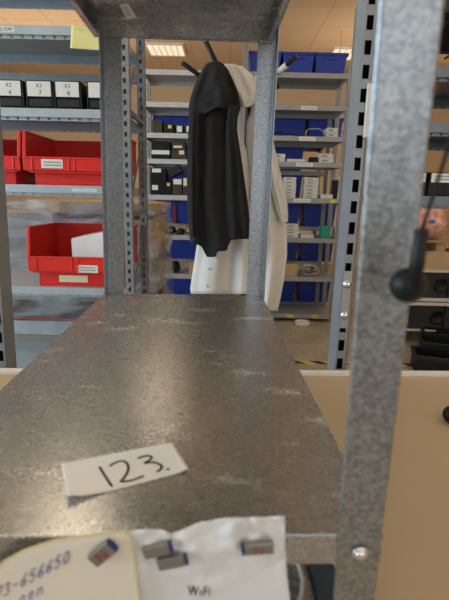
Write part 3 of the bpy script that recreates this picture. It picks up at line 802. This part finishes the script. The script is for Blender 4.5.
# small goods on the back rack: (shelf level, px x0, x1, px y top, material, name, category, label)
def goods(i, x0, x1, ytop, mt, name, cat, label, group=None, depth=.16, y=KY0+.03, z=None, bev=.003):
    a, b = pX(x0, y, ytop), pX(x1, y, ytop); z0 = KZ[i] if z is None else z; z1 = atY((x0+x1)/2, ytop, y).z
    o = MB().box(a, b, y, y+depth, z0, max(z1, z0+.01)).solo(name, mt, label, cat, group, bevel=bev); return o
def stack(i, x0, x1, ytop, n, desc, depth=.16, y=KY0+.03):
    a, b = pX(x0, y, ytop), pX(x1, y, ytop); z0 = KZ[i]; z1 = atY((x0+x1)/2, ytop, y).z; h = (z1-z0)/n
    for k in range(n):
        dx, dy = rnd.uniform(-.006, .006), rnd.uniform(0, .01)
        mb = MB().box(a+dx, b+dx, y+dy, y+dy+depth, z0+k*h, z0+(k+1)*h-.002)
        t = mb.solo('white_carton', WBOX, 'white carton %s from the bottom in %s' % (ORD[k], desc), 'carton', 'white cartons on the back rack', bevel=.004)
        MB().box(-(b-a)*.32, (b-a)*.1, -depth/2-.0012, -depth/2-.0002, h*.3, h*.6).build('print', GREYINK, t)
stack(2, 327, 338, 127.5, 2, 'the pair beside the looped cable')
stack(3, 273, 285, 153.5, 2, 'the low stack under the tangled cords')
stack(3, 319, 334, 153.5, 2, 'the low stack near the end upright')
goods(3, 287, 305, 159, WBOX, 'white_carton', 'carton', 'flat white carton lying between the two low stacks')
goods(3, 311, 317, 157, BLACK, 'small_box', 'box', 'small black box in front of the low white stack')
stack(4, 285, 297, 177, 6, 'the tall stack next to the white coat sleeve')
stack(4, 305, 319, 177.5, 6, 'the tall stack in the shelf middle')
stack(4, 339, 346, 177, 5, 'the stack against the end upright')
goods(4, 334, 338.5, 180, BLACK, 'black_pouch', 'pouch', 'narrow black pouch leaning by the end stack of cartons', depth=.1, bev=.006)
goods(4, 321, 333, 194.5, WBOX, 'white_carton', 'carton', 'flat white carton beside the tall middle stack')
stack(5, 286, 299, 224, 4, 'the stack below the coat sleeve cuff')
goods(5, 301, 314, 234.5, WBOX, 'white_carton', 'carton', 'thin cream carton lying beside the stack below the cuff')
goods(5, 322, 331, 226, TEAL, 'teal_box', 'box', 'dark teal box near the end of the shelf')
stack(5, 336, 343, 227, 3, 'the small stack beside the teal box')
goods(6, 284, 298, 264, CARDL, 'cardboard_box', 'box', 'flat tan cardboard box beside the white looped cable', depth=.25)
# looped cables
def loop(name, pts, i, y, label, mt, r=.006):
    P = [atY(x, yy, y+.05*math.sin(k*1.3)) for k, (x, yy) in enumerate(pts)]
    zmin = min(p.z for p in P)
    P = [p + Vector((0, 0, KZ[i] + r - zmin)) for p in P]
    sm = []
    for k in range(len(P)-1):
        p0, p1, p2, p3 = P[max(k-1, 0)], P[k], P[k+1], P[min(k+2, len(P)-1)]
        for s_ in range(5):
            t = s_/5; sm.append(.5*((2*p1)+(p2-p0)*t+(2*p0-5*p1+4*p2-p3)*t*t+(3*p1-p0-3*p2+p3)*t**3))
    sm.append(P[-1]); MB().tube(sm, r, 8).solo(name, mt, label, 'cable')
loop('looped_cable', [(306, 136.5), (306, 132), (309, 129), (316, 128.5), (322, 130), (325, 136.5)], 2, KY0+.10, 'grey looped cable standing on the shelf beside the pair of white cartons', mat('grey_cable', (.35, .36, .38), .5))
loop('looped_cable', [(318, 275.5), (306, 276.5), (302, 271), (305, 267.5), (313, 268), (318.5, 271), (318.5, 276)], 6, KY0+.10, 'white looped cable on the low shelf beside the cardboard box', CABLE, .008)
loop('tangled_cord', [(268, 135.5), (276, 133), (283, 131), (281, 135.5), (290, 133.5), (298, 135.8), (303, 136)], 2, KY0+.08, 'thin black tangled cord lying on the shelf above the low cartons', BLACK)
# dark goods in the left bay
def dbox(i, x0, x1, ytop, mt, label, lab=None, depth=.25, z=None, group='dark boxes of the back rack', y=KY0+.03, tilt=0):
    a, b = pX(x0, y, ytop), pX(x1, y, ytop); z0 = KZ[i] if z is None else z; z1 = atY((x0+x1)/2, ytop, y).z
    mb = MB().box(a, b, y, y+depth, z0, z1)
    if tilt:
        c = Vector(((a+b)/2, 0, (z0+z1)/2)); R_ = Matrix.Rotation(tilt, 3, 'Y')
        mb.v = [R_ @ (q-c) + c for q in mb.v]; lowest = min(q.z for q in mb.v)
        for q in mb.v: q.z += z0 - lowest + .0005
    cx = sum(q.x for q in mb.v)/8; cz = min(q.z for q in mb.v); cy = sum(q.y for q in mb.v)/8
    t = mb.solo('dark_box', mt, label, 'box', group, bevel=.004)
    if lab:
        for (lx0, ly0, lx1, ly1, lm) in lab:
            p, q = atY(lx0, ly0, y-.002), atY(lx1, ly1, y-.002)
            g = MB().box(p.x-cx, q.x-cx, -depth/2-.0025, -depth/2-.0004, max(q.z-cz, .005), p.z-cz)
            g.build('label', lm, t)
    return t
BROWN = mat('brown_box', (.05, .03, .02), .6)
dbox(2, 152, 162, 120, BROWN, 'dark brown box on the shelf above the long black box')
dbox(2, 164, 174, 124, BLACK, 'black box with yellow sticker beside a white labelled box', [(168, 125, 171.5, 128.5, YEL)])
dbox(2, 176, 183, 124.5, BROWN, 'small dark box with white label next to the yellow-stickered one', [(177, 126, 182, 132, LABEL)])
dbox(2, 185, 192, 124.5, BROWN, 'small dark box with white label half behind the black jacket', [(186.5, 126, 191, 132, LABEL)])
dbox(3, 151, 170, 141, BLACK, 'long black box with a wide white label strip', [(151.5, 150, 169.5, 154.5, LABEL)])
dbox(3, 171.5, 186, 150, BROWN, 'dark brown box with cream label under another brown box', [(179, 150.5, 184, 154.5, CREAMLAB)])
zz = atY(178, 150, KY0+.03).z + .002
dbox(3, 172, 185, 140, BROWN, 'dark brown box stacked on the cream-labelled brown box', [(173.5, 145.5, 182, 148, CREAMLAB)], z=zz)
dbox(4, 150, 166, 168, BLACK, 'black box with crooked white label on the crowded shelf', [(152, 168.5, 161, 172.5, LABEL), (152, 185, 158, 190, LABEL)])
dbox(4, 166.5, 171.5, 181, BLACK, 'narrow black box with yellow sticker on the crowded shelf', [(167, 183, 170, 186, YEL)])
dbox(4, 172.5, 182, 178, BROWN, 'dark box with white label on the crowded shelf', [(173.5, 179, 181.5, 184.5, LABEL)])
dbox(4, 183, 190, 177, BROWN, 'dark box with pale yellow label beside the black jacket', [(183.5, 178, 188, 186, CREAMLAB)])
dbox(4, 168, 181, 169, DKGREY, 'tilted dark grey box resting on the labelled boxes', z=atY(177, 178, KY0+.03).z+.004, tilt=-.45, depth=.2)
dbox(4, 183.5, 190, 168, DKGREY, 'tilted dark grey box on the pale yellow labelled box', z=atY(186, 177, KY0+.03).z+.004, tilt=-.5, depth=.2)
def bag(i, x0, x1, ytop, label, name='black_bag', cat='bag', mt=BLACK):
    y = KY0+.12; a, b = pX(x0, y, ytop), pX(x1, y, ytop); z0 = KZ[i]; z1 = atY((x0+x1)/2, ytop, y).z
    def f(u, v):
        th = u*2*PI; ph = v*PI; r = 1+.15*noise.noise(Vector((math.cos(th)*2, math.sin(th)*2, ph*2)))
        s_ = math.sin(ph)**.6
        return Vector(((a+b)/2 + (b-a)/2*s_*math.cos(th)*r, y + .09*s_*math.sin(th)*r, z0 + (z1-z0)*(1-math.cos(ph))/2))
    MB().grid(f, 32, 16).solo(name, mt, label, cat)
bag(5, 163, 176, 226, 'lumpy black bag on the shelf beside the black jacket')
bag(5, 176.5, 185, 228.5, 'small dark pouch under the hanging black jacket', 'dark_pouch', 'pouch', DKGREY)
dbox(5, 178, 186, 224.5, CARDL, 'small tan box standing behind the dark pouch', y=KY0+.26, depth=.12, group=None)
bag(6, 171, 180, 261, 'black rolled bag standing on the low shelf', 'rolled_bag', 'bag', BLACK)
dbox(6, 189, 196, 262, CARDL, 'tan cardboard box on the low shelf by the white coat', group=None)
MB().box(pX(173.3, 5.53), pX(176, 5.53), 5.53, 5.60, QZs[3]+.0, QZs[3]+.001).v
MB().box(pX(173.3, QY0+.03, 210), pX(176, QY0+.03, 210), QY0+.02, QY0+.3, QZs[3], QZs[3]+.24).solo('red_box', mat('dull_red', (.30, .03, .02), .6), 'narrow dull red box squeezed between two blue bins', 'box')

# ------------------------------------------------------------------ floor items
tpz = .001
a, b = atZ(270, 361.5, 0), atZ(345, 363, 0)
MB().box(a.x-.6, b.x+.6, a.y-.035, a.y+.035, 0, .001).solo('floor_tape', HAZ, 'yellow and black hazard tape stuck along the floor', 'tape')
pc = atZ(302, 325, 0)
MB().lathe((pc.x, pc.y, 0), [(0, .0), (.075, .0), (.082, .012), (.082, .045), (.070, .05), (.070, .03), (0, .03)], 28).solo('plastic_lid', TRIMW, 'white round plastic lid lying on the floor before the back rack', 'lid')

# ------------------------------------------------------------------ coat stand and garments
CY = 2.42
cpx = pX(246, CY, 200)
stand = thing('coat_stand', (cpx, CY, 0), 'black coat stand with rod arms holding the jacket and white coats', 'coat stand')
zt = pZ(82, CY, 246)
MB().tube([(0, 0, .02), (0, 0, zt)], .018, 16).build('pole', BLACK, stand)
MB().lathe((0, 0, 0), [(0, 0), (.20, 0), (.20, .012), (.06, .03), (.022, .05), (0, .05)], 32).build('base', BLACK, stand)
MB().ball((0, 0, zt), .03).build('hub', BLACK, stand)
inv = mw(stand).inverted()
def arm(p0, p1, Ya, r=.011, name='arm'):
    a = Vector((0, 0, zt)); b = inv @ atY(*p0, Ya[0]); c = inv @ atY(*p1, Ya[1])
    return MB().tube([a, b, c], [r*.9, r, r], 14).build(name, BLACK, stand)
arm((221, 72), (205.5, 41), (2.30, 2.24)); arm((206, 80), (182.5, 63), (2.34, 2.26))
ar = arm((276, 74), (297, 56), (2.36, 2.28))
p, q = inv @ atY(276, 74, 2.36), inv @ atY(297, 56, 2.28)
MB().tube([p.lerp(q, .12), p.lerp(q, .52)], .014, 16).build('sleeve', TRIMW, ar, label='white tape around the rod arm')
arm((262, 86), (277, 86.5), (2.38, 2.30), .006); MB().ball(inv @ atY(277, 86.5, 2.30), .012).build('knob', BLACK, stand)

def drape(rows, Y, depth, folds, seed=0, hem=None, nu=72, amp=1.0, close=True, bulge=1.0):
    """hanging cloth: rows of (py, px left, px right); closed fold-rippled tube around plane Y"""
    ymin, ymax = rows[0][0], rows[-1][0]; nv = 46
    def f(u, v):
        py = ymin + (ymax-ymin)*v
        if hem: py = ymin + (hem(u)-ymin)*v
        l, r = interp(rows, py)
        th = u*2*PI; c, s_ = math.cos(th), math.sin(th)
        x = (l+r)/2 - (r-l)/2*c
        grow = min(1, .15+v*1.6)
        rip = sum(a_*math.sin(k*th*.5*2 + ph + 1.5*noise.noise(Vector((v*2.0, seed, k))) ) for k, a_, ph in folds)*amp
        n = noise.noise(Vector((c*2, s_*2+seed, v*5)))
        y = Y - depth*(abs(s_)**.8)*(1 if s_ > 0 else -1)*(.45+.55*grow)*bulge + (rip*grow + .006*n)*abs(s_)
        return atY(x, py, y)
    mb = MB(); mb.grid(f, nu, nv)
    return mb
FO = [(5, .010, 0), (9, .008, 1.2), (14, .005, 2.1)]
JY = 2.20
jk = thing('black_jacket', atY(216, 258, JY), 'black hooded jacket hanging from the coat stand over a white coat', 'jacket')
body = [(92, 200, 236), (108, 192, 240), (125, 189, 236), (150, 190, 238), (180, 189, 243), (205, 188, 247), (230, 190, 250), (240, 192, 250), (258, 196, 250)]
def jhem(u):
    # u 0..1 around; front half 0..0.5 runs left to right
    t = u*2 if u < .5 else 2-u*2
    return interp([(0, 243), (.14, 246), (.2, 257), (.36, 257), (.42, 251), (.58, 251), (.66, 240), (1, 238)], (1-math.cos(t*PI))/2)[0]
jb = drape(body, JY, .060, [(3, .026, .9), (5, .022, 1.9), (8, .010, .3)], 1, jhem)
jb.build('body', FABK, jk, world=True, solid=.002)
hood = [(61.5, 211, 219), (64, 206, 223), (70, 202, 228), (80, 197, 233), (90, 193, 237), (98, 190.5, 239.5), (106, 189, 240.5), (112, 188.5, 240), (117, 189.5, 236), (120, 192, 231)]
def hhem(u):
    t = u*2 if u < .5 else 2-u*2; t = (1-math.cos(t*PI))/2
    return interp([(0, 118), (.15, 122), (.36, 113), (.55, 107), (.74, 110), (.9, 115), (1, 110)], t)[0]
hb_ = drape(hood, JY-.004, .050, [(3, .016, .2), (5, .016, 2.0), (8, .006, 1)], 5, hhem)
hb_.build('hood', FABK, jk, world=True, solid=.002)
slv = [(112, 190, 200), (140, 188, 199), (180, 187, 199), (220, 188, 198), (236, 190, 198)]
drape(slv, JY-.055, .028, [(4, .004, 0), (7, .003, 1)], 8).build('sleeve', FABK, jk, world=True, solid=.002)
drape([(235, 189.5, 198.5), (243, 190.5, 198.5)], JY-.055, .030, [(4, .002, 0)], 9).build('cuff', FABD, jk, world=True, solid=.003, label='dark navy cuff')
slr = [(105, 228, 238), (130, 226, 237), (170, 225, 243), (205, 225, 248), (230, 226, 250.5), (239, 227, 249)]
drape(slr, JY-.050, .034, [(4, .006, .6), (7, .004, 2)], 12).build('sleeve', FABK, jk, world=True, solid=.002)

AY = 2.345
ca = thing('lab_coat', atY(222, 294, AY), 'white lab coat hanging behind the black jacket, hem showing below it', 'lab coat', group='white lab coats on the coat stand')
rowsA = [(66, 222, 242), (75, 216, 250), (90, 212, 252), (104, 212, 248), (110, 211, 241), (135, 210, 241), (152, 209, 247), (180, 206, 249), (230, 199, 249), (258, 195, 249), (280, 191.5, 250), (292, 190, 250), (294, 191, 250)]
drape(rowsA, AY, .052, [(4, .026, .7), (6, .018, 2.6), (11, .004, 0)], 21).build('body', FABW, ca, world=True, solid=.002)
colr = [(64, 226, 234), (68, 222, 244), (76, 222, 253), (88, 228, 256), (97, 233, 257), (103, 238, 254), (107, 242, 249)]
drape(colr, AY-.085, .030, [(4, .008, 1), (7, .007, 2)], 23).build('collar', FABW, ca, world=True, solid=.003)
def frontA(px, py, off): return atY(px, py, AY - .06 - off)
for (bx_, by_) in ((209, 269), (207, 286)):
    MB().lathe(frontA(bx_, by_, .012), [(0, -.004), (.005, -.003), (.006, 0), (.006, .012)], 14, 'y').build('button', BTN, ca, world=True)

BYc = 2.35
cb = thing('lab_coat', atY(270, 310, BYc), 'white lab coat with hanging sleeve on the outer side of the coat stand', 'lab coat', group='white lab coats on the coat stand')
rowsB = [(76, 255, 262), (90, 252, 268), (110, 251, 270), (122, 247, 270.5), (140, 246, 271), (160, 248, 276), (200, 250, 282), (230, 251, 287), (255, 251, 287), (280, 251, 284), (300, 252, 280), (311, 254, 277.5)]
drape(rowsB, BYc, .055, [(3, .016, .3), (5, .010, 1.9), (9, .003, 2.8)], 31).build('body', FABW, cb, world=True, solid=.002)
slB = [(118, 262, 270.5), (140, 264, 273), (165, 267, 278.5), (190, 271, 284.5), (205, 275, 287.5), (216, 278, 288)]
drape(slB, BYc-.075, .024, [(4, .005, 0), (7, .004, 1.5)], 33).build('sleeve', FABW, cb, world=True, solid=.002)
drape([(214, 278, 287.8), (222, 279.5, 287.6)], BYc-.075, .026, [(4, .003, 0)], 34).build('cuff', FABW, cb, world=True, solid=.003)

# ------------------------------------------------------------------ right-hand rack and goods
RY0, RY1 = 2.3, 3.0
rr = thing('shelving_rack', (0, 0, 0), 'dark grey steel shelving rack beyond the galvanized front post', 'shelving rack')
rx0 = pX(384, RY0, 150); rx1 = rx0 + 1.1
RZ = [pZ(66, RY0, 425), pZ(122, RY0, 425), pZ(196, RY0, 425)]
for z in RZ: rack_shelf(rx0+.024, rx1, RY0, RY1, z, .046).build('shelf', RACK, rr)
for x in (rx0, rx1+.024):
    rack_upright(rr, x, RY0, 2.5, UPR); rack_upright(rr, x, RY1-.04, 2.5, UPR)
# wire mesh deck above
wz = pZ(10, RY0, 430); wm = MB()
for k in range(14): wm.box(rx0+.02, rx1, RY0+.02+k*.043, RY0+.028+k*.043, wz, wz+.008)
for k in range(5): wm.box(rx0+.02+k*.26, rx0+.03+k*.26, RY0, RY1, wz-.01, wz)
wm.build('wire_deck', DKGREY, rr)
MB().box(rx0+.05, rx1-.05, RY0+.03, RY1-.03, wz+.008, wz+.25).solo('dark_crate', DKW, 'dark crate resting on the wire deck at the top of the grey rack', 'crate', bevel=.008)
bl = atY(462, 30, RY0-.15)
def rbox(xa, xb, label):
    y = RY0+.02; a, b = pX(xa, y, 180), pX(xb, y, 180); z = RZ[2]; h = atY(425, 172, y).z - z
    t = thing('storage_box', ((a+b)/2, y, z), label, 'storage box', group='black boxes with white header strips')
    w = b-a; bd = MB(); th = .006
    bd.box(-w/2, w/2, 0, .4, 0, th); bd.box(-w/2, -w/2+th, 0, .4, th, h); bd.box(w/2-th, w/2, 0, .4, th, h); bd.box(-w/2+th, w/2-th, .4-th, .4, th, h); bd.box(-w/2+th, w/2-th, 0, th, th, h)
    bd.build('body', BLACK, t, bevel=.003)
    strip_label(t, -w/2+.008, w/2-.008, -.0005, h*.58, h*.96, LABEL, True, 2)
rbox(399, 427, 'black box with white header strip next to the galvanized front post'); rbox(429.5, 462, 'black box with white header strip behind the thin hanging cord')

# low dark cabinet on castors, cardboard and pink bag
TY = 4.3
tx0, tx1 = pX(392, TY, 300), pX(392, TY, 300) + 1.1
cabz0, cabz1 = pZ(331.5, TY, 425), pZ(270, TY, 425)
tr = thing('drawer_trolley', ((tx0+tx1)/2, TY+.25, 0), 'low dark drawer trolley with pale shelf edges standing on the floor', 'trolley')
zA, zB = pZ(299.5, TY, 425), pZ(304.5, TY, 425)
def edge(z0, z1): return MB().box(tx0, tx1, TY, TY+.5, z0, z1)
edge(cabz1-.022, cabz1).build('top', LIPW, tr, world=True, bevel=.003)
edge((zA+zB)/2+.006, zA+.01).build('shelf', LIPW, tr, world=True, bevel=.003)
edge(zB-.012, (zA+zB)/2-.006).build('shelf', LIPW, tr, world=True, bevel=.003)
edge(cabz0, cabz0+.016).build('base', LIPW, tr, world=True, bevel=.003)
for z0, z1 in ((zA+.012, cabz1-.024), (cabz0+.018, zB-.014)):
    for k in range(2):
        a = tx0+.02+k*.53; dr = MB().box(a, a+.52, TY+.03, TY+.48, z0, z1).build('drawer', DKW, tr, world=True, bevel=.006)
        cx = a+.455
        MB().lathe((cx, TY+.029, (z0+z1)/2), [(.075, 0), (.075, -.006), (.06, -.008), (.055, -.002), (0, -.002)], 28, 'y').build('handle', BLACK, dr, world=True)
tg = atY(406, 317, TY+.02)
MB().box(tg.x-.03, tg.x+.025, TY+.01, TY+.028, tg.z-.06, tg.z+.05).build('tag', TEAL, tr, world=True, bevel=.008, label='teal tag')
for x in (atY(427, 335, TY).x, tx1-.12, tx0+.03):
    for y in (TY+.06, TY+.42):
        c_ = MB().lathe((x-.018, y, cabz0*.47), [(.0, 0), (cabz0*.45, 0), (cabz0*.47, .006), (cabz0*.47, .03), (cabz0*.45, .036), (0, .036)], 24, 'x')
        c_.box(x-.022, x+.022, y-.012, y+.012, cabz0*.55, cabz0); c_.build('castor', BLACK, tr, world=True)
cz = cabz1
bxa = MB().box(tx0+.02, tx0+.95, TY+.05, TY+.45, cz, pZ(252, TY, 425)).solo('cardboard_box', CARDL, 'flat tan cardboard box on the dark drawer trolley', 'box', bevel=.004)
z1 = pZ(252, TY, 425)
pt = MB(); zp = pZ(241, TY, 425)
for x in (tx0+.08, tx0+.40, tx0+.72): pt.box(x, x+.09, TY+.07, TY+.43, z1, zp-.02)
pt.box(tx0+.05, tx0+.84, TY+.06, TY+.44, zp-.02, zp)
pt.solo('small_pallet', WOOD, 'small wooden pallet under the pink bag', 'pallet')
a_, b_ = pX(402, TY, 230), pX(451, TY, 230); zt_ = pZ(208, TY, 425)
def pinkf(u, v):
    th = u*2*PI; ph = v*PI; d = Vector((math.sin(ph)*math.cos(th), math.sin(ph)*math.sin(th), -math.cos(ph)))
    r = 1 + .22*noise.noise(d*1.6+Vector((3, 1, 0))) + .10*noise.noise(d*5) + .05*noise.noise(d*12)
    s_ = Vector((math.copysign(abs(d.x)**.75, d.x), math.copysign(abs(d.y)**.75, d.y), d.z))*r
    return Vector(((a_+b_)/2 + s_.x*(b_-a_)*.60, TY+.24 + s_.y*.17, max(zp, zp + (zt_-zp)*.50 + s_.z*(zt_-zp)*.56)))
pg = thing('pink_bag', ((a_+b_)/2, TY+.24, zp), 'crumpled pink plastic bag with a blue sticker on the small pallet', 'bag')
MB().grid(pinkf, 60, 36).build('sack', PINK, pg, world=True)
sp = atY(432.5, 221.5, TY+.045); MB().ball(sp, .03, 1, .35, .55).build('sticker', mat('blue_sticker', (.03, .2, .5), .4), pg, world=True, label='blue sticker')

# nested black crates on the floor
def crate(c, rz, w, d, h, label):
    t = thing('floor_crate', c, label, 'crate', rz, 'open black crates on the floor')
    b = MB(); th = .01
    b.box(0, w, 0, d, 0, th); b.box(0, w, 0, th, th, h); b.box(0, w, d-th, d, th, h); b.box(0, th, th, d-th, th, h); b.box(w-th, w, th, d-th, th, h)
    b.build('body', BLACK, t, bevel=.004)
    r = MB(); e = .014
    r.box(-e, w+e, -e, 0, h-.03, h); r.box(-e, w+e, d, d+e, h-.03, h); r.box(-e, 0, 0, d, h-.03, h); r.box(w, w+e, 0, d, h-.03, h)
    r.build('rim', DKGREY, t, bevel=.003)
c1 = atZ(414, 373, 0); crate(c1, math.radians(-16), .6, .26, .155, 'open black crate nearest the bench edge on the floor')
c2 = c1 + Vector((.20, .33, 0)); crate(c2, math.radians(-16), .55, .24, .165, 'middle open black crate on the floor, half behind the nearest')
c3 = c2 + Vector((.14, .30, 0)); crate(c3, math.radians(-16), .55, .22, .165, 'open black crate closest to the castor of the dark trolley')

# ------------------------------------------------------------------ light
def area(name, loc, rot, sx, sy, power, col):
    l = bpy.data.lights.new(name, 'AREA'); l.shape = 'RECTANGLE'; l.size = sx; l.size_y = sy; l.energy = power; l.color = col
    o = bpy.data.objects.new(name, l); COL.objects.link(o); o.location = loc; o.rotation_euler = rot; return o
area('window_daylight', (X0-.02, 0, 2.05), (0, -PI/2, 0), 2.1, 6.4, 310, (.60, .82, 1.0))
area('window_daylight', (1.875, Y0-.02, 2.05), (PI/2, 0, 0), 4.65, 2.1, 46, (.93, .96, 1.0))
for x in (-2.6, 2.6):  # added lamps hidden behind the racks to brighten the ceiling
    pt_ = thing('added_fill_trough', (x, 6.75, 2.32), 'added fill lamp trough, unseen behind the farthest rack', 'lamp', group='added fill lamp troughs behind the racks')
    MB().prism([(-.10, .08), (-.06, 0), (.06, 0), (.10, .08), (.09, .08), (.055, .01), (-.055, .01), (-.09, .08)], 'x', -1.3, 1.3).build('housing', TRIMW, pt_)
    for dx in (-1.1, 1.1): MB().tube([(dx, 0, .02), (dx, 0, HC-2.32)], .004, 6).build('suspension_rod', STEEL, pt_)
    area('added_fill', (x, 6.75, 2.38), (PI, 0, 0), 2.5, .16, 14, (1, .84, .64))  # fill light of the added trough, aimed up at the ceiling
wd = bpy.data.worlds.new('world'); S.world = wd; wd.use_nodes = True
wd.node_tree.nodes['Background'].inputs[0].default_value = (.75, .87, 1, 1); wd.node_tree.nodes['Background'].inputs[1].default_value = .6
S.view_settings.view_transform = 'Standard'; S.view_settings.look = 'None'; S.view_settings.gamma = 1; S.view_settings.exposure = 0.08
S.view_settings.use_curve_mapping = False
